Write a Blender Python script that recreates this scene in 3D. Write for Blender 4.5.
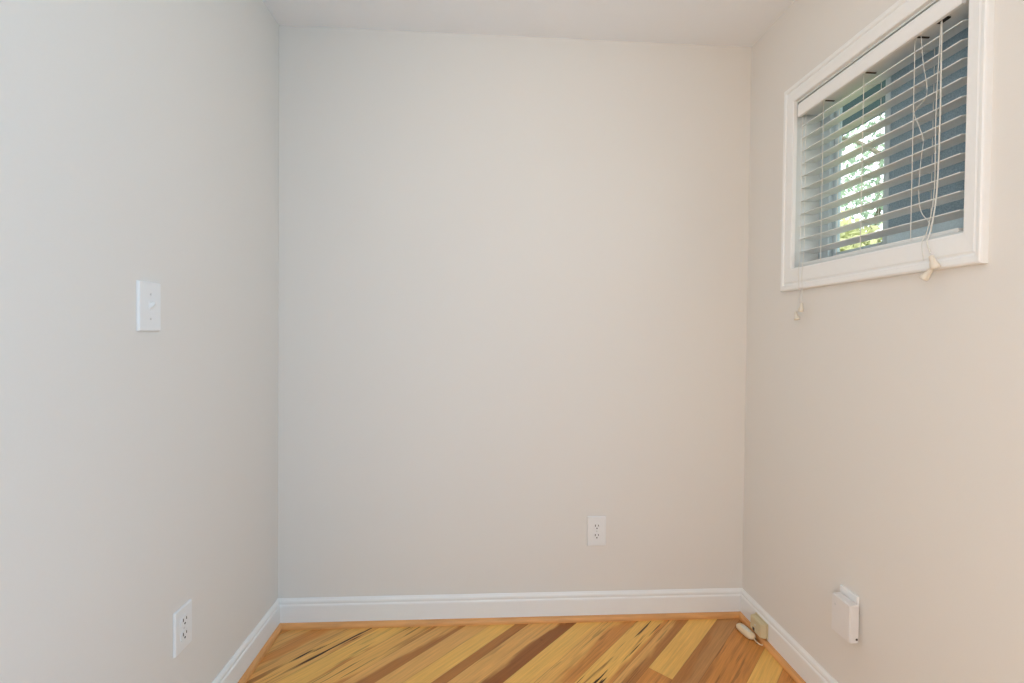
import bpy, bmesh, math, random
from mathutils import Vector, Matrix

# ------------------------------------------------------------------ camera, world, light, exposure
S = bpy.context.scene
COL = S.collection
for o in list(bpy.data.objects):
    bpy.data.objects.remove(o)

EYE = 1.18                                   # eye height
YAW, PITCH, ROLL, FPX = 0.0577, -0.01551, 0.00966, 465.0
def camera_axes(yaw, pitch, roll):
    f = Vector((math.sin(yaw)*math.cos(pitch), math.cos(yaw)*math.cos(pitch), math.sin(pitch)))
    r = Vector((math.cos(yaw), -math.sin(yaw), 0)); u = r.cross(f)
    return math.cos(roll)*r + math.sin(roll)*u, -math.sin(roll)*r + math.cos(roll)*u, f
cam = bpy.data.cameras.new('camera')
camo = bpy.data.objects.new('camera', cam); COL.objects.link(camo)
r_, u_, f_ = camera_axes(YAW, PITCH, ROLL)
M = Matrix((r_, u_, -f_)).transposed().to_4x4(); M.translation = (0, 0, EYE)
camo.matrix_world = M
cam.sensor_fit = 'HORIZONTAL'; cam.sensor_width = 36.0; cam.lens = 36.0*FPX/1024.0
cam.clip_start = 0.02; cam.clip_end = 200
S.camera = camo

S.view_settings.view_transform = 'Standard'
S.view_settings.look = 'None'
S.view_settings.gamma = 1.0
S.view_settings.use_curve_mapping = False
S.view_settings.exposure = 0.0

wd = bpy.data.worlds.new('sky'); S.world = wd; wd.use_nodes = True
nt = wd.node_tree; nt.nodes.clear()
wo = nt.nodes.new('ShaderNodeOutputWorld'); bg = nt.nodes.new('ShaderNodeBackground')
bg.inputs['Color'].default_value = (1.0, 0.95, 0.98, 1); bg.inputs['Strength'].default_value = 2.70
nt.links.new(bg.outputs[0], wo.inputs[0])

def area(name, loc, direction, sx, sy, power, colour, spread=180):
    l = bpy.data.lights.new(name, 'AREA'); l.shape = 'RECTANGLE'; l.size = sx; l.size_y = sy
    l.energy = power; l.color = colour; l.spread = math.radians(spread)
    o = bpy.data.objects.new(name, l); COL.objects.link(o); o.location = loc
    o.rotation_euler = Vector(direction).to_track_quat('-Z', 'Y').to_euler()
    return o
# cool area lamp added at the made-up window in the right wall, just behind the camera
area('added_lamp_right', (1.13, -0.95, 1.25), (-1, 0, 0), 0.86, 1.56, 36.00, (0.083, 0.542, 1.0))
# added warm area lamp filling the made-up left wall opening, just behind the camera
area('added_lamp_left', (-0.85, -0.95, 1.25), (1, 0, 0), 0.86, 1.56, 25.50, (1.0, 0.804, 0.647))
# small sun on the trees outside
sun = bpy.data.lights.new('sun', 'SUN'); sun.energy = 3.0; sun.angle = 0.01; sun.color = (1, .95, .84)
suno = bpy.data.objects.new('sun', sun); COL.objects.link(suno)
suno.rotation_euler = Vector((0.75, 0.35, -0.9)).to_track_quat('-Z', 'Y').to_euler()
CEIL_POWER = 2.70
CEIL_COLOUR = (1.0, 0.92, 0.79)

# ------------------------------------------------------------------ dimensions
XL, XR, YB, YR, ZC = -0.821, 1.100, 1.900, -3.0, 2.388
TW = 0.14                                    # wall thickness
OY0, OY1, OZ0, OZ1 = 1.004, 1.621, 1.422, 2.016      # small window opening
CY1 = 1.603                                          # the casing laps over the far jamb
BY0, BY1, BZ0, BZ1 = -1.43, -0.47, 0.42, 2.08         # added right window behind the camera
LY0, LY1, LZ0, LZ1 = -1.43, -0.47, 0.42, 2.08         # added left window behind the camera

# ------------------------------------------------------------------ materials
def srgb(h):
    c = [int(h[i:i+2], 16)/255 for i in (0, 2, 4)]
    return tuple(x/12.92 if x <= .04045 else ((x+.055)/1.055)**2.4 for x in c) + (1,)

class NT:
    def __init__(s, name):
        s.m = bpy.data.materials.new(name); s.m.use_nodes = True
        s.t = s.m.node_tree; s.b = s.t.nodes['Principled BSDF']
    def n(s, kind, **kw):
        x = s.t.nodes.new(kind)
        for k, v in kw.items():
            if k.startswith('i_'):
                x.inputs[k[2:]].default_value = v
            else: setattr(x, k, v)
        return x
    def l(s, a, b): s.t.links.new(a, b)
    def math(s, op, a, b=None, c=None, clamp=False):
        x = s.n('ShaderNodeMath', operation=op); x.use_clamp = clamp
        for i, v in enumerate((a, b, c)):
            if v is None: continue
            if isinstance(v, (int, float)): x.inputs[i].default_value = v
            else: s.l(v, x.inputs[i])
        return x.outputs[0]
    def mix(s, fac, a, b, blend='MIX'):
        x = s.n('ShaderNodeMix', data_type='RGBA', blend_type=blend)
        for i, v in ((0, fac), (6, a), (7, b)):
            if isinstance(v, (int, float)): x.inputs[i].default_value = v
            elif isinstance(v, tuple): x.inputs[i].default_value = v
            else: s.l(v, x.inputs[i])
        return x.outputs[2]

def paint(name, hexcol, rough=0.5, scale=300, bump=0.02, var=0.02, spec=0.4):
    k = NT(name)
    tc = k.n('ShaderNodeTexCoord')
    nz = k.n('ShaderNodeTexNoise'); nz.inputs['Scale'].default_value = scale; nz.inputs['Detail'].default_value = 3
    k.l(tc.outputs['Object'], nz.inputs['Vector'])
    c = srgb(hexcol)
    dark = tuple(x*(1-var) for x in c[:3]) + (1,)
    k.l(k.mix(nz.outputs['Fac'], dark, c), k.b.inputs['Base Color'])
    k.b.inputs['Roughness'].default_value = rough
    k.b.inputs['Specular IOR Level'].default_value = spec
    if bump:
        bp = k.n('ShaderNodeBump'); bp.inputs['Strength'].default_value = bump; bp.inputs['Distance'].default_value = 0.002
        k.l(nz.outputs['Fac'], bp.inputs['Height']); k.l(bp.outputs[0], k.b.inputs['Normal'])
    return k.m

m_wall = paint('greige_wall_paint', 'eae5de', 0.75, 260, 0.05)
m_ceil = paint('white_ceiling_paint', 'f8f9fb', 0.85, 120, 0.05)
m_trim = paint('white_trim_paint', 'f5f4f1', 0.35, 60, 0.01)
m_plate = paint('white_plastic', 'f2f1ef', 0.3, 50, 0.0)
m_slat = paint('white_slat_vinyl', 'eaebe8', 0.4, 80, 0.0)
m_box = paint('white_device_plastic', 'ebe7e4', 0.3, 50, 0.0)
m_cord = paint('white_cord', 'e4e1d8', 0.7, 800, 0.0)
m_slot = paint('dark_slot', '4a3c33', 0.7, 50, 0.0)
m_black = paint('black_hardware', '15130f', 0.5, 50, 0.0)
m_metal = paint('screw_paint', 'dedcd9', 0.35, 50, 0.0)
m_cream = paint('cream_plastic', 'd9c9a2', 0.4, 50, 0.0)
m_cream2 = paint('pale_cream_plastic', 'f2dcb8', 0.4, 50, 0.0)
m_cable = paint('dark_cable', '4a3a28', 0.5, 50, 0.0)
m_vinyl = paint('window_vinyl', 'c4d2d6', 0.4, 50, 0.0)
m_jamb = paint('grey_white_jamb_paint', 'e0e4e1', 0.5, 60, 0.0)
m_rail = paint('sky_tinted_sash_rail', 'dff4fc', 0.5, 240, 0.0, .25)  # sky tint on the sash rail, put into its colour
m_tassel = paint('tassel_plastic', 'e6dccb', 0.45, 50, 0.0)
m_eave = paint('eave_paint', '4a626e', 0.8, 50, 0.0)
m_grass = paint('lawn', '5c7038', 0.95, 9, 0.0, 0.4)
m_bark = paint('bark', '86826f', 0.9, 30, 0.3, 0.4)

def wood(name, col, rough=0.35, axis=(3, 40, 40)):
    k = NT(name); tc = k.n('ShaderNodeTexCoord'); mp = k.n('ShaderNodeMapping'); mp.inputs['Scale'].default_value = axis
    nz = k.n('ShaderNodeTexNoise'); nz.inputs['Scale'].default_value = 1.5; nz.inputs['Detail'].default_value = 5
    k.l(tc.outputs['Object'], mp.inputs['Vector']); k.l(mp.outputs[0], nz.inputs['Vector'])
    c = srgb(col); k.l(k.mix(nz.outputs['Fac'], tuple(x*.62 for x in c[:3]) + (1,), tuple(min(1, x*1.25) for x in c[:3]) + (1,)), k.b.inputs['Base Color'])
    k.b.inputs['Roughness'].default_value = rough
    return k.m
m_shoe_x = wood('honey_shoe_moulding', 'eda866', 0.35, (5, 50, 50))
m_shoe_y = wood('honey_shoe_moulding_side', 'eda866', 0.35, (50, 5, 50))

def floor_material():
    k = NT('hickory_planks')
    geo = k.n('ShaderNodeTexCoord'); sep = k.n('ShaderNodeSeparateXYZ'); k.l(geo.outputs['Object'], sep.inputs[0])
    x, y = sep.outputs[0], sep.outputs[1]
    s = k.math('MULTIPLY', k.math('SUBTRACT', x, y), 0.70710678)
    t = k.math('MULTIPLY', k.math('ADD', x, y), 0.70710678)
    def att(n): return k.n('ShaderNodeAttribute', attribute_name=n)
    base, heart = att('base').outputs['Color'], att('heart').outputs['Color']
    s0, w, seed = att('s0').outputs['Fac'], att('w').outputs['Fac'], att('seed').outputs['Fac']
    thr, streak, side = att('thr').outputs['Fac'], att('streak').outputs['Fac'], att('side').outputs['Fac']
    u = k.math('DIVIDE', k.math('SUBTRACT', s, s0), w)
    def noise(ts, ss, detail=3, off=0.0, dist=0.0, rough=.5):
        cb = k.n('ShaderNodeCombineXYZ')
        k.l(k.math('MULTIPLY', t, ts), cb.inputs[0]); k.l(k.math('MULTIPLY', s, ss), cb.inputs[1])
        k.l(k.math('ADD', k.math('MULTIPLY', seed, 37.3), off), cb.inputs[2])
        nz = k.n('ShaderNodeTexNoise'); nz.inputs['Scale'].default_value = 1.0
        nz.inputs['Detail'].default_value = detail; nz.inputs['Distortion'].default_value = dist; nz.inputs['Roughness'].default_value = rough
        k.l(cb.outputs[0], nz.inputs['Vector']); return nz.outputs['Fac']
    # heartwood: one edge of the plank, with a wandering boundary
    us = k.math('MULTIPLY', k.math('SUBTRACT', u, 0.5), side)          # -.5..+.5
    hw = k.math('ADD', us, k.math('MULTIPLY', k.math('SUBTRACT', noise(3.2, 14.0, 3, 3.0, 0.3), 0.5), 1.5))
    mr = k.n('ShaderNodeMapRange', interpolation_type='SMOOTHSTEP')
    k.l(k.math('SUBTRACT', hw, thr), mr.inputs[0]); mr.inputs[1].default_value = -0.10; mr.inputs[2].default_value = 0.16
    c = k.mix(mr.outputs[0], base, heart)
    # broad tone drift
    dr = noise(2.2, 10.0, 2, 9.0)
    c = k.mix(k.math('MULTIPLY', dr, 0.25), c, srgb('b06f35'))
    # fine grain
    gr = noise(7.0, 190.0, 4, 1.0, 0.0, .6)
    mg = k.n('ShaderNodeMapRange'); k.l(gr, mg.inputs[0]); mg.inputs[1].default_value = .3; mg.inputs[2].default_value = .7
    mg.inputs[3].default_value = .84; mg.inputs[4].default_value = 1.10
    hs = k.n('ShaderNodeHueSaturation'); k.l(c, hs.inputs['Color']); k.l(mg.outputs[0], hs.inputs['Value']); c = hs.outputs[0]
    # reddish streaks along the grain
    st = noise(3.2, 62.0, 3, 5.0, 0.25)
    ms = k.n('ShaderNodeMapRange', interpolation_type='SMOOTHSTEP'); k.l(st, ms.inputs[0]); ms.inputs[1].default_value = .54; ms.inputs[2].default_value = .66
    c = k.mix(k.math('MULTIPLY', ms.outputs[0], k.math('MULTIPLY', streak, .75), None, True), c, srgb('8a4f24'))
    # black mineral cracks
    ck = noise(3.4, 85.0, 2, 15.0, 0.1)
    mc = k.n('ShaderNodeMapRange', interpolation_type='SMOOTHSTEP'); k.l(ck, mc.inputs[0]); mc.inputs[1].default_value = .61; mc.inputs[2].default_value = .66
    c = k.mix(k.math('MULTIPLY', mc.outputs[0], streak, None, True), c, srgb('3a2210'))
    # small knots
    vo = k.n('ShaderNodeTexVoronoi'); vo.inputs['Scale'].default_value = 3.3
    k.l(geo.outputs['Object'], vo.inputs['Vector'])
    mk = k.n('ShaderNodeMapRange', interpolation_type='SMOOTHSTEP'); k.l(vo.outputs['Distance'], mk.inputs[0])
    mk.inputs[1].default_value = .045; mk.inputs[2].default_value = .015; mk.inputs[3].default_value = 0; mk.inputs[4].default_value = .8
    c = k.mix(mk.outputs[0], c, srgb('5d3418'))
    # joint lines
    e = k.math('MULTIPLY', k.math('SUBTRACT', 0.5, k.math('ABSOLUTE', k.math('SUBTRACT', u, .5))), w)   # metres from the edge
    me = k.n('ShaderNodeMapRange'); k.l(e, me.inputs[0]); me.inputs[1].default_value = 0.0; me.inputs[2].default_value = .0016
    me.inputs[3].default_value = .45; me.inputs[4].default_value = 0
    c = k.mix(me.outputs[0], c, srgb('5f3a1c'))
    k.l(c, k.b.inputs['Base Color'])
    k.b.inputs['Roughness'].default_value = 0.38
    k.b.inputs['Specular IOR Level'].default_value = 0.35
    return k.m
m_floor = floor_material()

def glass_material():
    k = NT('window_glass'); t = k.t
    tr = k.n('ShaderNodeBsdfTransparent'); tr.inputs[0].default_value = (.93, .98, .98, 1)
    gl = k.n('ShaderNodeBsdfGlossy'); gl.inputs['Roughness'].default_value = .02
    fr = k.n('ShaderNodeFresnel'); fr.inputs['IOR'].default_value = 1.45
    mx = k.n('ShaderNodeMixShader'); ge = k.n('ShaderNodeNewGeometry')
    k.l(k.math('MULTIPLY', fr.outputs[0], k.math('SUBTRACT', 1.0, ge.outputs['Backfacing'])), mx.inputs[0]); k.l(tr.outputs[0], mx.inputs[1]); k.l(gl.outputs[0], mx.inputs[2])
    k.l(mx.outputs[0], t.nodes['Material Output'].inputs[0]); return k.m
m_glass = glass_material()

def screen_material():
    k = NT('slate_insect_screen')
    tc = k.n('ShaderNodeTexCoord')
    n1 = k.n('ShaderNodeTexNoise'); n1.inputs['Scale'].default_value = 220; n1.inputs['Detail'].default_value = 3
    k.l(tc.outputs['Object'], n1.inputs['Vector'])
    k.l(k.mix(n1.outputs['Fac'], srgb('66808e'), srgb('b0c6d1')), k.b.inputs['Base Color'])
    k.b.inputs['Roughness'].default_value = .8
    tr = k.n('ShaderNodeBsdfTransparent'); mx = k.n('ShaderNodeMixShader'); mx.inputs[0].default_value = .06
    k.l(k.b.outputs[0], mx.inputs[1]); k.l(tr.outputs[0], mx.inputs[2])
    k.l(mx.outputs[0], k.t.nodes['Material Output'].inputs[0]); return k.m
m_screen = screen_material()

def leaf_material(name, a, b):
    k = NT(name); oi = k.n('ShaderNodeTexCoord'); nz = k.n('ShaderNodeTexNoise'); nz.inputs['Scale'].default_value = 3.0
    k.l(oi.outputs['Object'], nz.inputs['Vector'])
    mr = k.n('ShaderNodeMapRange'); k.l(nz.outputs['Fac'], mr.inputs[0]); mr.inputs[1].default_value = .35; mr.inputs[2].default_value = .65
    c = k.mix(mr.outputs[0], srgb(a), srgb(b)); k.l(c, k.b.inputs['Base Color']); k.b.inputs['Roughness'].default_value = .5
    ts = k.n('ShaderNodeBsdfTranslucent'); k.l(c, ts.inputs[0])
    mx = k.n('ShaderNodeMixShader'); mx.inputs[0].default_value = .45
    k.l(k.b.outputs[0], mx.inputs[1]); k.l(ts.outputs[0], mx.inputs[2]); k.l(mx.outputs[0], k.t.nodes['Material Output'].inputs[0])
    return k.m
m_leaf = leaf_material('green_leaves', '86a58c', 'bccfb4')
m_leaf2 = leaf_material('yellow_green_leaves', 'b9c08c', 'dcddb2')

m_emit = bpy.data.materials.new('lit_diffuser'); m_emit.use_nodes = True
_p = m_emit.node_tree.nodes['Principled BSDF']; _p.inputs['Base Color'].default_value = (1, .95, .85, 1)
_p.inputs['Emission Color'].default_value = CEIL_COLOUR + (1,); _p.inputs['Emission Strength'].default_value = 0.6

# ------------------------------------------------------------------ mesh helpers
def obj(name, bm, mat, parent=None, smooth=False, loc=None):
    me = bpy.data.meshes.new(name)
    bmesh.ops.recalc_face_normals(bm, faces=bm.faces)
    bm.to_mesh(me); bm.free(); me.materials.append(mat)
    if smooth:
        for p in me.polygons: p.use_smooth = True
    o = bpy.data.objects.new(name, me); COL.objects.link(o)
    if parent is not None: o.parent = parent
    if loc is not None: o.location = loc
    return o
def thing(name, label, cat, loc=(0, 0, 0), rot=(0, 0, 0), group=None):
    o = bpy.data.objects.new(name, None); COL.objects.link(o); o.location = loc; o.rotation_euler = rot
    o.empty_display_size = .05
    o['label'] = label; o['category'] = cat
    if group: o['group'] = group
    return o
def structure(o): o['kind'] = 'structure'; return o
def box(bm, lo, hi, bev=0.0, seg=2):
    t = bmesh.new()
    bmesh.ops.create_cube(t, size=1)
    c = [(a+b)/2 for a, b in zip(lo, hi)]; d = [abs(b-a) for a, b in zip(lo, hi)]
    for v in t.verts: v.co = Vector((c[i] + v.co[i]*d[i] for i in range(3)))
    if bev: bmesh.ops.bevel(t, geom=list(t.edges), offset=bev, segments=seg, affect='EDGES', profile=.5)
    join(bm, t)
def join(bm, t):
    vm = {v: bm.verts.new(v.co) for v in t.verts}
    for f in t.faces:
        try: bm.faces.new([vm[v] for v in f.verts])
        except ValueError: pass
    t.free()
def B(lo, hi, bev=0.0, seg=2):
    bm = bmesh.new(); box(bm, lo, hi, bev, seg); return bm
def prism(bm, prof, a, b, frame):
    """extrude the closed 2D profile between two stations; frame(p, station) -> point"""
    va = [bm.verts.new(frame(p, a)) for p in prof]; vb = [bm.verts.new(frame(p, b)) for p in prof]
    n = len(prof)
    for i in range(n): bm.faces.new((va[i], va[(i+1) % n], vb[(i+1) % n], vb[i]))
    bm.faces.new(va); bm.faces.new(vb[::-1])
def tube(bm, pts, r, n=8):
    pts = [Vector(p) for p in pts]
    rings = []
    up = Vector((0, 0, 1))
    for i, p in enumerate(pts):
        d = (pts[min(i+1, len(pts)-1)] - pts[max(i-1, 0)]).normalized()
        a = d.cross(up)
        if a.length < 1e-3: a = d.cross(Vector((1, 0, 0)))
        a.normalize(); b = d.cross(a).normalized()
        rr = r[i] if isinstance(r, (list, tuple)) else r
        rings.append([bm.verts.new(p + rr*(math.cos(q*2*math.pi/n)*a + math.sin(q*2*math.pi/n)*b)) for q in range(n)])
    for A, C in zip(rings, rings[1:]):
        for q in range(n): bm.faces.new((A[q], A[(q+1) % n], C[(q+1) % n], C[q]))
    bm.faces.new(rings[0][::-1]); bm.faces.new(rings[-1])
def lathe(bm, prof, origin, axis=Vector((0, 0, 1)), n=20):
    axis = Vector(axis).normalized(); a = axis.orthogonal().normalized(); b = axis.cross(a); o = Vector(origin)
    rings = [[bm.verts.new(o + axis*h + max(r, 1e-5)*(math.cos(q*2*math.pi/n)*a + math.sin(q*2*math.pi/n)*b)) for q in range(n)] for r, h in prof]
    for A, C in zip(rings, rings[1:]):
        for q in range(n): bm.faces.new((A[q], A[(q+1) % n], C[(q+1) % n], C[q]))
    bm.faces.new(rings[0][::-1]); bm.faces.new(rings[-1])
def smooth_path(pts, sub=5):
    P = [Vector(p) for p in pts]; out = []
    for i in range(len(P)-1):
        p0, p1, p2, p3 = P[max(i-1, 0)], P[i], P[i+1], P[min(i+2, len(P)-1)]
        for k in range(sub):
            t = k/sub
            out.append(.5*((2*p1) + (p2-p0)*t + (2*p0-5*p1+4*p2-p3)*t*t + (3*p1-p0-3*p2+p3)*t**3))
    out.append(P[-1]); return out

# ------------------------------------------------------------------ room shell
structure(obj('wall_back', B((XL, YB, -0.1), (XR+TW, YB+TW, ZC+.1)), m_wall))
def wall_with_holes(name, axis, c0, c1, a0, a1, z0, z1, holes):
    """a wall slab along one axis with rectangular openings, built from abutting blocks in one mesh"""
    bm = bmesh.new(); holes = sorted(holes); cur = a0
    def blk(p0, p1, q0, q1):
        if axis == 'Y': box(bm, (c0, p0, q0), (c1, p1, q1))
        else: box(bm, (p0, c0, q0), (p1, c1, q1))
    for h0, h1, k0, k1 in holes:
        blk(cur, h0, z0, z1); blk(h0, h1, z0, k0); blk(h0, h1, k1, z1); cur = h1
    blk(cur, a1, z0, z1)
    bmesh.ops.remove_doubles(bm, verts=bm.verts, dist=1e-5)
    return structure(obj(name, bm, m_wall))
wall_with_holes('wall_right', 'Y', XR, XR+TW, YR-TW, YB, -0.1, ZC+.1, [(OY0, OY1, OZ0, OZ1), (BY0, BY1, BZ0, BZ1)])
wall_with_holes('wall_left', 'Y', XL-TW, XL, YR-TW, YB+TW, -0.1, ZC+.1, [(LY0, LY1, LZ0, LZ1)])
structure(obj('wall_rear', B((XL, YR-TW, -0.1), (XR, YR, ZC+.1)), m_wall))
structure(obj('ceiling', B((XL, YR, ZC), (XR, YB, ZC+.1)), m_ceil))

# floor of diagonal planks of several widths
def clip(poly, f):
    out = []
    for i, p in enumerate(poly):
        q = poly[(i+1) % len(poly)]; a, b = f(p), f(q)
        if a >= 0: out.append(p)
        if (a >= 0) != (b >= 0):
            t = a/(a-b); out.append((p[0]+(q[0]-p[0])*t, p[1]+(q[1]-p[1])*t))
    return out
R2 = math.sqrt(.5)
def st(s, t): return ((s+t)*R2, (t-s)*R2)
YEL, TAN, HON, ORA, BRN, DRK, GRY = 'ffc96c', 'f2b86b', 'fac06a', 'e0984e', 'be7f42', '9c602f', 'cb945a'
# rows seen in the photograph: s0, s1, base, heart, thr, side, streak, [t ranges]
rows = [
 (-1.86, -1.775, TAN, ORA, .35, 1, .2), (-1.775, -1.691, TAN, ORA, .25, -1, .2),
 (-1.691, -1.615, HON, ORA, .45, 1, 1.0), (-1.615, -1.53, YEL, ORA, .5, 1, .35), (-1.53, -1.45, HON, ORA, .25, 1, .6),
 (-1.45, -1.37, TAN, BRN, -.05, 1, .15), (-1.37, -1.30, TAN, ORA, .6, 1, .0), (-1.30, -1.228, YEL, TAN, .6, 1, .0),
 (-1.228, -1.19, BRN, DRK, .5, 1, .1), (-1.19, -1.05, TAN, DRK, .22, 1, .2), (-1.05, -.972, YEL, HON, .5, 1, .0),
 (-.972, -.872, HON, ORA, -.05, 1, .35), (-.872, -.775, YEL, ORA, .25, 1, 1.0), (-.775, -.717, TAN, BRN, .0, 1, .3),
 (-.717, -.63, YEL, HON, .6, 1, .0), (-.63, -.559, GRY, BRN, .2, -1, .1), (-.559, -.437, ORA, BRN, .35, -1, .4),
 (-.437, -.36, YEL, HON, .5, 1, .0), (-.36, -.275, ORA, BRN, .1, 1, .3), (-.275, -.19, HON, ORA, .3, 1, .2)]
rng = random.Random(4)
def rand_row(s0, s1):
    b = rng.choice([YEL, HON, TAN, ORA, ORA, BRN]); return (s0, s1, b, rng.choice([ORA, BRN, DRK]), rng.uniform(0, .6), rng.choice([-1, 1]), rng.uniform(0, .6))
s = -.19
while s < 3.2: w_ = rng.choice([.071, .083, .11]); rows.append(rand_row(s, s+w_)); s += w_
s = -1.86
while s > -2.2: rows.append(rand_row(s-.083, s)); s -= .083
bm = bmesh.new(); rec = []
for row in rows:
    s0, s1 = row[0], row[1]
    visible = -1.9 < s0 < -.2
    cuts = [-3.4]; t = -3.4 + rng.uniform(.3, 1.2)
    while t < 2.4:
        if not (visible and t > (0.2 if s0 < -1.1 else .9)): cuts.append(t)
        t += rng.uniform(.5, 1.3)
    if abs(s0+.717) < 1e-6: cuts = [c for c in cuts if c < .8] + [1.552]
    cuts.append(2.6)
    for i in range(len(cuts)-1):
        poly = [st(s0, cuts[i]), st(s1, cuts[i]), st(s1, cuts[i+1]), st(s0, cuts[i+1])]
        for f in (lambda p: p[0]-XL, lambda p: XR-p[0], lambda p: p[1]-YR, lambda p: YB-p[1]):
            poly = clip(poly, f)
            if len(poly) < 3: break
        if len(poly) < 3: continue
        try: bm.faces.new([bm.verts.new((x, y, 0)) for x, y in poly])
        except ValueError: continue
        last = i == len(cuts)-2
        r = row if (last or not visible) else rand_row(s0, s1)
        if abs(s0+.717) < 1e-6 and not last: r = (s0, s1, ORA, BRN, .25, 1, .6)
        rec.append(r + (rng.random(),))
me_faces = len(bm.faces)
# slab below the boards
skirt = bmesh.new(); box(skirt, (XL, YR, -.1), (XR, YB, -.001)); join(bm, skirt)
me = bpy.data.meshes.new('floor'); bm.to_mesh(me); bm.free(); me.materials.append(m_floor)
while len(rec) < len(me.polygons): rec.append(rows[0] + (0.0,))
for nm, ix in (('s0', 0), ('seed', 7), ('thr', 4), ('side', 5), ('streak', 6)):
    a = me.attributes.new(nm, 'FLOAT', 'FACE'); a.data.foreach_set('value', [float(q[ix]) for q in rec])
a = me.attributes.new('w', 'FLOAT', 'FACE'); a.data.foreach_set('value', [q[1]-q[0] for q in rec])
for nm, ix in (('base', 2), ('heart', 3)):
    a = me.attributes.new(nm, 'FLOAT_COLOR', 'FACE'); a.data.foreach_set('color', [v for q in rec for v in srgb(q[ix])])
fl = bpy.data.objects.new('floor', me); COL.objects.link(fl); structure(fl)

# baseboards with a moulded top, and the honey shoe moulding
BH, BT = 0.112, 0.013
prof_base = [(0, 0), (BT, 0), (BT, .083), (BT-.001, .087), (BT-.004, .090), (BT-.004, .094), (BT-.0025, .098), (BT-.004, .104), (.005, .109), (.003, BH), (0, BH)]
def shoe_prof(w=.017, h=.019, n=6):
    return [(0, 0), (w, 0)] + [(w*math.cos(i*math.pi/2/n)*1.0, .004+(h-.004)*math.sin(i*math.pi/2/n)) for i in range(n+1)]
prof_shoe = [(0, 0), (.017, 0), (.017, .006), (.0155, .0115), (.012, .016), (.007, .0185), (0, .019)]
def run(name, prof, mat, wall, a0, a1, off=0.0, gap=0.0):
    """mitred run along a wall; the ends follow the profile depth so neighbours meet at 45 degrees"""
    bm = bmesh.new()
    def fr(p, stn):
        d = p[0] + off; end, m = stn
        q = end + m*d
        if wall == 'left': return (XL+d, q, p[1]+gap)
        if wall == 'right': return (XR-d, q, p[1]+gap)
        return (q, YB-d, p[1]+gap)
    prism(bm, prof, a0, a1, fr)
    return structure(obj(name, bm, mat))
run('baseboard_left', prof_base, m_trim, 'left', (YR, 0), (YB, -1))
run('baseboard_right', prof_base, m_trim, 'right', (YR, 0), (YB, -1))
run('baseboard_back', prof_base, m_trim, 'back', (XL, 1), (XR, -1))
run('trim_1', prof_shoe, m_shoe_y, 'left', (YR, 0), (YB, -1), BT)
run('trim_2', prof_shoe, m_shoe_x, 'back', (XL, 1), (XR, -1), BT)
run('trim_3', prof_shoe, m_shoe_y, 'right', (YR, 0), (YB, -1), BT)

# ------------------------------------------------------------------ small window in the right wall
def frame_piece(bm, prof, path, X0):
    """sweep a casing profile (d outward from the opening, h off the wall) round a rectangle given as corners"""
    n = len(path); rings = []
    cy = sum(p[0] for p in path)/n; cz = sum(p[1] for p in path)/n
    for (y, z, wy, wz) in path:
        sy = 1 if y > cy else -1; sz = 1 if z > cz else -1
        rings.append([bm.verts.new((X0 - h, y + sy*d*wy, z + sz*d*wz)) for d, h in prof])
    for i in range(n):
        A, C = rings[i], rings[(i+1) % n]
        for j in range(len(prof)):
            bm.faces.new((A[j], A[(j+1) % len(prof)], C[(j+1) % len(prof)], C[j]))
win = bpy.data.objects.new('window_1', None); COL.objects.link(win); structure(win)
# d runs 0 (opening edge) .. 1 (outer edge), scaled per corner by the casing width on each side
prof_case = [(0, 0), (0, .013), (.06, .015), (.60, .0165), (.66, .0135), (.70, .0135), (.76, .018), (.92, .019), (.98, .017), (1, .013), (1, 0)]
wl, wr, wt, wb = .052, .043, .058, .076
bm = bmesh.new()
frame_piece(bm, prof_case, [(OY0, OZ0, wr, wb), (CY1, OZ0, wl, wb), (CY1, OZ1, wl, wt), (OY0, OZ1, wr, wt)], XR)
obj('casing', bm, m_trim, win)
# jamb lining of the recess
JX = XR+.105
bm = bmesh.new(); j = .006
box(bm, (XR-.001, OY0, OZ0), (XR+TW, OY0+j, OZ1)); box(bm, (XR-.001, OY1-j, OZ0), (XR+TW, OY1, OZ1))
box(bm, (XR-.001, OY0+j, OZ0), (XR+TW, OY1-j, OZ0+j)); box(bm, (XR-.001, OY0+j, OZ1-j), (XR+TW, OY1-j, OZ1))
obj('jamb_lining', bm, m_jamb, win)
# vinyl frame and the two sashes of the slider
def rect_frame(x0, x1, y0, y1, z0, z1, wy0, wy1, wz0, wz1, bev=.003):
    bm = bmesh.new()
    box(bm, (x0, y0, z0), (x1, y0+wy0, z1), bev); box(bm, (x0, y1-wy1, z0), (x1, y1, z1), bev)
    box(bm, (x0, y0+wy0, z0), (x1, y1-wy1, z0+wz0), bev); box(bm, (x0, y0+wy0, z1-wz1), (x1, y1-wy1, z1), bev)
    return bm
y0, y1, z0, z1 = OY0+j, OY1-j, OZ0+j, OZ1-j
obj('frame', rect_frame(JX-.01, XR+TW, y0, y1, z0, z1, .024, .048, .016, .008), m_vinyl, win)
YM = 1.350
sa = obj('sash', rect_frame(JX+.005, JX+.022, YM-.006, y1-.048, z0+.016, z1-.008, .012, .014, .030, .012), m_vinyl, win)
obj('glass', B((JX+.012, YM+.004, z0+.046), (JX+.015, y1-.062, z1-.020)), m_glass, sa)
sb = obj('sash', rect_frame(JX+.000, JX+.016, y0+.024, YM+.006, z0+.016, z1-.008, .014, .018, .010, .012), m_vinyl, win)
obj('screen', B((JX+.004, y0+.038, z0+.082), (JX+.007, YM-.012, z1-.020)), m_screen, sb)
obj('glass', B((JX+.009, y0+.038, z0+.082), (JX+.012, YM-.012, z1-.020)), m_glass, sb)
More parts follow.
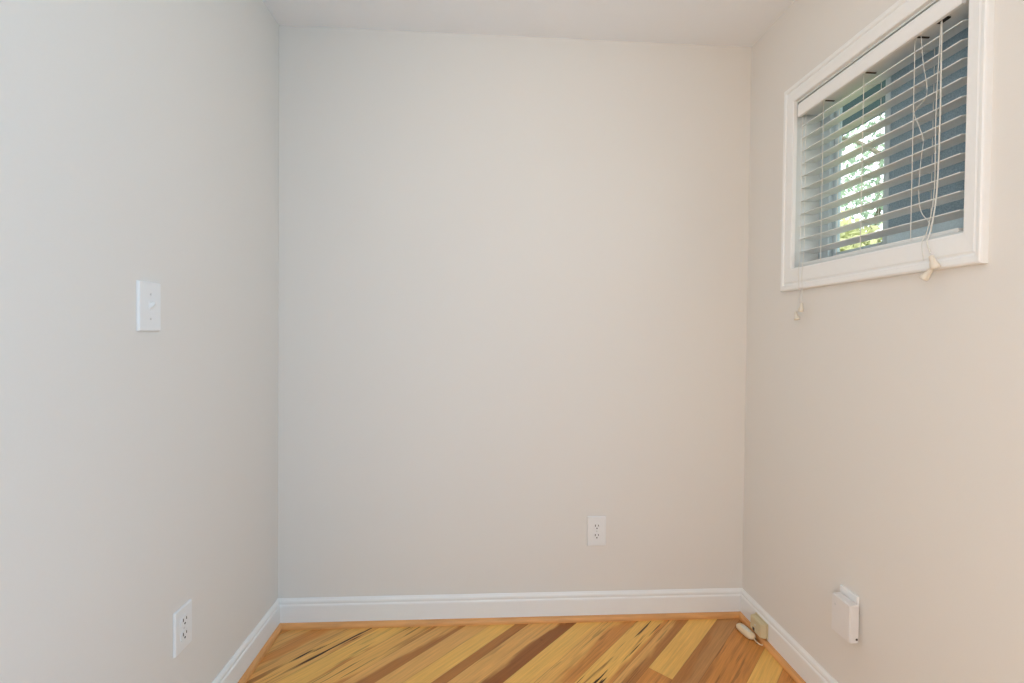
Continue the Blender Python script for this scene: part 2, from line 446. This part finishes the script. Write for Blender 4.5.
obj('lower_rail', B((JX+.001, y0+.038, z0+.026), (JX+.014, YM-.012, z0+.082), .002), m_rail, sb)
# windows added behind the camera for their light: plain frames round the openings
w2 = structure(obj('added_window_2', rect_frame(XR+.08, XR+.13, BY0, BY1, BZ0, BZ1, .05, .05, .05, .05), m_trim))
structure(obj('added_window_3', rect_frame(XL-.13, XL-.08, LY0, LY1, LZ0, LZ1, .05, .05, .05, .05), m_trim))
# dark eave over the outside of the window
structure(obj('trim_4', B((XR+TW, -3.2, 2.20), (XR+TW+.56, 2.3, 2.34), .004), m_eave))

# ------------------------------------------------------------------ window blind
bl = thing('window_blind', 'white horizontal slat blind raised open in the small high window', 'blind', (1.145, 1.330, 1.96))
def P(x, y, z): return (x-1.145, y-1.330, z-1.96)
def PB(lo, hi, bev=0, seg=2): return B(P(*lo), P(*hi), bev, seg)
SY0, SY1, SXF, SXB = 1.051, 1.609, 1.121, 1.173
obj('headrail', PB((1.112, 1.030, 1.966), (1.176, 1.594, 2.004), .002), m_slat, bl)
bm = bmesh.new()
vp = [(1.096, 1.957), (1.094, 1.961), (1.094, 1.996), (1.097, 2.003), (1.106, 2.003), (1.106, 1.957)]
prism(bm, vp, 1.0275, 1.5925, lambda p, y: P(p[0], y, p[1]))
obj('valance', bm, m_trim, bl)
PITCH_Z = .0447
for k in range(11):
    zf = 1.932 - PITCH_Z*k
    bm = bmesh.new(); n = 6; tilt = (.012 - .017*k/10)         # front-to-back rise
    top, bot = [], []
    for i in range(n+1):
        u = i/n; x = SXF + (SXB-SXF)*u; z = zf + tilt*u + .0022*(1-(2*u-1)**2)
        top.append((x, z+.0014)); bot.append((x, z-.0014))
    prism(bm, top + bot[::-1], SY0 - .0006*k, SY1, lambda p, y: P(p[0], y, p[1]))
    obj('slat', bm, m_slat, bl)
bm = PB((SXF, SY0-.003, 1.4325), (SXB, SY1+.003, 1.4445), .003)
obj('bottom_rail', bm, m_slat, bl)
for y in (1.170, 1.335, 1.500):
    bm = bmesh.new()
    for x in (SXF-.0015, SXB+.0015):
        tube(bm, [P(x, y, 1.966), P(x, y, 1.438)], .0010, 6)
    for k in range(11):
        zf = 1.932 - PITCH_Z*k - .0025; tilt = (.012 - .017*k/10)
        tube(bm, [P(SXF-.0015, y+.004, zf), P(SXB+.0015, y+.004, zf+tilt)], .0007, 4)
    obj('ladder_cord', bm, m_cord, bl)
    obj('cord_slot', PB((1.119, y-.010, 1.9635), (1.150, y-.006, 1.9661)), m_slot, bl)
obj('cord_lock', PB((1.107, 1.083, 1.9625), (1.128, 1.108, 1.9665), .001), m_black, bl)
bm = bmesh.new()
tube(bm, smooth_path([P(1.116, 1.095, 1.966), P(1.1145, 1.092, 1.75), P(1.107, 1.088, 1.55), P(1.090, 1.084, 1.45), P(1.074, 1.078, 1.415), P(1.0715, 1.066, 1.385)]), .0017, 8)
tube(bm, smooth_path([P(1.119, 1.100, 1.966), P(1.1165, 1.105, 1.75), P(1.110, 1.098, 1.55), P(1.091, 1.094, 1.45), P(1.0745, 1.092, 1.415), P(1.0715, 1.083, 1.37)]), .0010, 8)
obj('lift_cord', bm, m_cord, bl)
bm = bmesh.new()
tube(bm, smooth_path([P(1.116, y, z) for y, z in ((1.150, 1.966), (1.142, 1.887), (1.130, 1.801), (1.163, 1.772), (1.150, 1.73), (1.137, 1.687), (1.142, 1.639), (1.146, 1.558), (1.138, 1.505), (1.117, 1.474), (1.108, 1.447))]), .0008, 6)
obj('lift_cord', bm, m_cord, bl)
bm = bmesh.new()
tube(bm, smooth_path([P(1.110, 1.588, 1.966), P(1.104, 1.58, 1.75), P(1.094, 1.565, 1.5), P(1.0765, 1.548, 1.40), P(1.074, 1.540, 1.34), P(1.072, 1.544, 1.254)]), .0009, 6)
tube(bm, smooth_path([P(1.110, 1.572, 1.966), P(1.104, 1.562, 1.75), P(1.094, 1.546, 1.5), P(1.0765, 1.530, 1.40), P(1.074, 1.524, 1.34), P(1.072, 1.524, 1.281)]), .0009, 6)
obj('lift_cord', bm, m_cord, bl)
tp = [(.0015, .021), (.0040, .019), (.0048, .014), (.0050, .009), (.0075, .002), (.0082, -.004), (.0075, -.006), (.0020, -.006)]
for x, y, z, sc, ax in ((1.070, 1.0535, 1.354, 1.25, (-.25, .15, 1)), (1.068, 1.074, 1.330, 1.2, (.15, -.7, 1)),
                    (1.071, 1.524, 1.273, 1.1, (0, -.15, 1)), (1.071, 1.545, 1.246, 1.1, (0, .3, 1))):
    bm = bmesh.new(); lathe(bm, [(r*sc, h*sc) for r, h in tp[::-1]], P(x, y, z), ax, 16)
    obj('cord_tassel', bm, m_tassel, bl, True)

# ------------------------------------------------------------------ switch and outlets; local frame: plate in XZ, facing -Y
def plate_mesh(w, h, d=.0065):
    bm = bmesh.new(); bmesh.ops.create_cube(bm, size=1)
    for v in bm.verts:
        k = 1.0 if v.co.y > 0 else .94
        kz = 1.0 if v.co.y > 0 else .965
        v.co = Vector((v.co.x*w*k, (v.co.y-.5)*d, v.co.z*h*kz))
    bmesh.ops.bevel(bm, geom=[e for e in bm.edges], offset=.0016, segments=2, affect='EDGES', profile=.5)
    return bm
def rounded_disc(w, h, r, d0, d1, n=8):
    """stadium-like socket face: a circle cut flat at top and bottom"""
    bm = bmesh.new(); pts = []
    for i in range(32):
        a = i*2*math.pi/32; pts.append((max(-w, min(w, r*math.cos(a))), max(-h, min(h, r*math.sin(a)))))
    va = [bm.verts.new((x, d0, z)) for x, z in pts]; vb = [bm.verts.new((x*.96, d1, z*.96)) for x, z in pts]
    for i in range(32): bm.faces.new((va[i], va[(i+1) % 32], vb[(i+1) % 32], vb[i]))
    bm.faces.new(va[::-1]); bm.faces.new(vb)
    bmesh.ops.remove_doubles(bm, verts=bm.verts, dist=1e-5)
    return bm
def screw(parent, x, z, d=-.0065):
    bm = bmesh.new(); lathe(bm, [(.0030, 0), (.0030, .0008), (.0018, .0014)], (x, d, z), (0, -1, 0), 14)
    return obj('screw', bm, m_metal, parent, True)
RZ_LEFT, RZ_RIGHT = math.pi/2, -math.pi/2          # facing +X / facing -X

sw = thing('light_switch', 'white single toggle light switch plate on the left wall', 'light switch', (XL, 1.183, 1.239), (0, 0, RZ_LEFT))
obj('plate', plate_mesh(.0765, .122), m_plate, sw)
bm = bmesh.new(); box(bm, (-.006, -.0074, -.0125), (.006, -.0060, .0125), .0005); obj('toggle_collar', bm, m_plate, sw)
bm = bmesh.new()
va = [bm.verts.new(p) for p in ((-.0045, -.007, -.006), (.0045, -.007, -.006), (.0045, -.007, .006), (-.0045, -.007, .006))]
vb = [bm.verts.new(p) for p in ((-.0038, -.019, .006), (.0038, -.019, .006), (.0038, -.0175, .012), (-.0038, -.0175, .012))]
for i in range(4): bm.faces.new((va[i], va[(i+1) % 4], vb[(i+1) % 4], vb[i]))
bm.faces.new(va[::-1]); bm.faces.new(vb)
bmesh.ops.bevel(bm, geom=list(bm.edges), offset=.0008, segments=2, affect='EDGES')
obj('toggle', bm, m_plate, sw)
screw(sw, 0, .030); screw(sw, 0, -.030)

def make_outlet(label, loc, rz, w=.074, h=.122):
    t = thing('wall_outlet', label, 'outlet', loc, (0, 0, rz), 'duplex wall outlets')
    obj('plate', plate_mesh(w, h), m_plate, t)
    for sgn in (1, -1):
        z = sgn*.0195
        bm = rounded_disc(.0165, .0140, .0172, -.0060, -.0085)
        for v in bm.verts: v.co.z += z
        rc = obj('receptacle', bm, m_plate, t)
        for nm, lo, hi in (('slot', (-.0080, -.0090, z+.0005), (-.0052, -.0080, z+.0090)), ('slot', (.0052, -.0090, z+.0015), (.0078, -.0080, z+.0085))):
            obj(nm, B(lo, hi), m_slot, rc)
        bm = bmesh.new(); lathe(bm, [(.0028, 0), (.0028, .001)], (0, -.0080, z-.0066), (0, -1, 0), 14); obj('ground_hole', bm, m_slot, rc)
    screw(t, 0, 0)
    return t
make_outlet('white duplex outlet low on the back wall above the baseboard', (.4695, YB, 1.18-.814), 0, .0805, .124)
make_outlet('white duplex outlet low on the left wall beneath the light switch', (XL, 1.308, 1.18-.811), RZ_LEFT, .0735, .121)
make_outlet('white outlet plate on the right wall mostly hidden behind a plugged-in white box', (XR, 1.3225, .362), RZ_RIGHT, .070, .122)
# plug-in white box covering the lower socket
pb = thing('plug_in_box', 'white square plug-in device projecting from the right wall outlet', 'plug-in device', (XR-.0088, 1.312, .347), (0, 0, RZ_RIGHT))
bm = bmesh.new(); box(bm, (-.036, -.027, -.056), (.036, 0, .056), .0030, 3); obj('body', bm, m_box, pb)
bm = bmesh.new(); box(bm, (-.034, -.0295, -.054), (.034, -.027, .054), .0012, 2); obj('front_cover', bm, m_box, pb)
bm = bmesh.new(); lathe(bm, [(.003, 0), (.003, .0012), (.0015, .0018)], (-.020, -.0294, .030), (0, -1, 0), 12); obj('indicator_light', bm, m_metal, pb, True)
bm = bmesh.new(); box(bm, (.0353, -.010, -.047), (.0366, -.004, -.041), .0003); obj('button', bm, m_slot, pb)

# ------------------------------------------------------------------ telephone jack on the right baseboard and the coupler on the floor
jk = thing('phone_jack', 'small beige surface-mount phone jack on the right baseboard in the corner', 'phone jack', (XR-BT, 1.735, .053), (0, 0, RZ_RIGHT))
bm = bmesh.new(); box(bm, (-.040, -.004, -.0305), (.040, 0, .0305), .001); obj('base_plate', bm, m_cream, jk)
bm = bmesh.new(); bmesh.ops.create_cube(bm, size=1)
for v in bm.verts:
    k = .90 if v.co.y < 0 else 1
    v.co = Vector((v.co.x*.076*k, -.004 + (v.co.y-.5)*.024, v.co.z*.057*k))
bmesh.ops.bevel(bm, geom=list(bm.edges), offset=.0025, segments=3, affect='EDGES')
obj('cover', bm, m_cream, jk)
bm = bmesh.new(); lathe(bm, [(.0035, 0), (.0035, .001), (.002, .002)], (0, -.028, .004), (0, -1, 0), 14); obj('screw', bm, m_metal, jk, True)
obj('socket', B((-.016, -.0290, -.022), (-.004, -.0278, -.011)), m_slot, jk)

cp = thing('cord_coupler', 'pale cream capsule-shaped cord connector lying on the floor by the beige phone jack', 'cord connector', (1.041, 1.768, .0), (0, 0, 0))
a = math.radians(101)                                   # along the capsule
bm = bmesh.new()
bmesh.ops.create_uvsphere(bm, u_segments=20, v_segments=12, radius=1)
for v in bm.verts:
    x, y, z = v.co
    q = lambda c, e: math.copysign(abs(c)**e, c)
    v.co = Vector((q(x, .55)*.043, q(y, .7)*.0185, .0125 + q(z, .7)*.0125))
bmesh.ops.rotate(bm, verts=bm.verts, matrix=Matrix.Rotation(a, 3, 'Z'))
obj('shell', bm, m_cream2, cp, True)
bm = bmesh.new()
bmesh.ops.create_uvsphere(bm, u_segments=20, v_segments=12, radius=1)
for v in bm.verts: v.co = Vector((v.co.x*.026, v.co.y*.010, .0245 + v.co.z*.0025))
bmesh.ops.rotate(bm, verts=bm.verts, matrix=Matrix.Rotation(a, 3, 'Z'))
obj('button', bm, m_tassel, cp, True)
e0 = Vector((-math.cos(a)*.040, -math.sin(a)*.040, .010))
pts = [e0, e0+Vector((.006, -.022, -.005)), e0+Vector((.018, -.030, -.007)), e0+Vector((.026, -.018, -.004)), e0+Vector((.028, .004, .008)), Vector((.0285, -.026, .036))]
bm = bmesh.new(); tube(bm, smooth_path(pts, 6), .0022, 8); obj('cord', bm, m_cream2, cp, True)
e1 = -e0
pts = [Vector((e1.x, e1.y, .010)), Vector((e1.x+.010, e1.y+.004, .007)), Vector((e1.x+.026, e1.y-.018, .006)), Vector((.020, -.010, .006)), Vector((.019, -.040, .004)), Vector((.010, -.060, .003))]
bm = bmesh.new(); tube(bm, smooth_path(pts, 6), .0020, 8); obj('cord', bm, m_cable, cp, True)

# ------------------------------------------------------------------ ceiling lamp added out of view, above the frame
cl = thing('added_ceiling_light', 'added round white flush ceiling lamp out of view', 'added ceiling light', (.14, .95, ZC))
bm = bmesh.new(); lathe(bm, [(.12, 0), (.125, -.010), (.122, -.024), (.115, -.028)], (0, 0, 0), (0, 0, 1), 40); obj('base', bm, m_trim, cl, True)
bm = bmesh.new(); lathe(bm, [(.113, -.024), (.108, -.048), (.083, -.068), (.043, -.078), (.01, -.081)], (0, 0, 0), (0, 0, 1), 40); obj('diffuser', bm, m_emit, cl, True)
lp = bpy.data.lights.new('added_lamp_point', 'POINT'); lp.energy = CEIL_POWER; lp.color = CEIL_COLOUR; lp.shadow_soft_size = .10  # point lamp added just below the unseen fixture
lo = bpy.data.objects.new('added_lamp_point', lp); COL.objects.link(lo); lo.location = (.14, .97, ZC-.19)

# ------------------------------------------------------------------ outside: lawn and trees
structure(obj('ground', B((XR+TW, -12, -.5), (30, 30, -.3)), m_grass))
def tree(label, loc, h, rad, mat, nleaf, seed, trunk=.12, leaf=.11, low=.25):
    rg = random.Random(seed)
    t = thing('leafy_tree', label, 'tree', loc, group='trees outside the window')
    bm = bmesh.new(); tops = []
    pts = [Vector((rg.uniform(-.1, .1)*i, rg.uniform(-.1, .1)*i, h*.75*i/5)) for i in range(6)]
    tube(bm, pts, [trunk*(1-.15*i) for i in range(6)], 10)
    for i in range(9):
        a0 = rg.choice(pts[2:]); d = Vector((rg.uniform(-1, 1), rg.uniform(-1, 1), rg.uniform(.2, .8))).normalized()
        e = a0 + d*rad*rg.uniform(.6, .95); tube(bm, smooth_path([a0, (a0+e)/2 + Vector((0, 0, .1)), e], 3), [trunk*.3]*6+[.01], 6); tops.append(e)
    obj('trunk', bm, m_bark, t, True)
    bm = bmesh.new()
    cl = [Vector((rg.gauss(0, .45)*rad, rg.gauss(0, .45)*rad, h*(low+(1-low)*rg.random()))) for _ in range(70)] + tops
    for _ in range(nleaf):
        c = rg.choice(cl); p = c + Vector((rg.gauss(0, .17), rg.gauss(0, .17), rg.gauss(0, .13)))*rad*.8
        d = Vector((rg.gauss(0, 1), rg.gauss(0, 1), rg.gauss(-.3, .7))).normalized(); sd = d.orthogonal().normalized()
        sd.rotate(Matrix.Rotation(rg.random()*6.28, 3, d)); s_ = leaf*rg.uniform(.6, 1.2)
        nrm = d.cross(sd)*s_*.12
        v = [bm.verts.new(q) for q in (p, p+d*s_*.45+sd*s_*.28+nrm, p+d*s_, p+d*s_*.45-sd*s_*.28+nrm)]
        bm.faces.new((v[0], v[1], v[2])); bm.faces.new((v[0], v[2], v[3]))
    obj('foliage', bm, mat, t)
    return t
tree('pale green leafy tree seen through the clear half of the window', (6.9, 7.5, -.3), 7.2, 2.0, m_leaf, 7000, 3)
tree('yellow-green bushy tree low behind the clear window glass', (3.15, 3.75, -.3), 2.5, .55, m_leaf2, 5000, 8, .06, .09, .3)
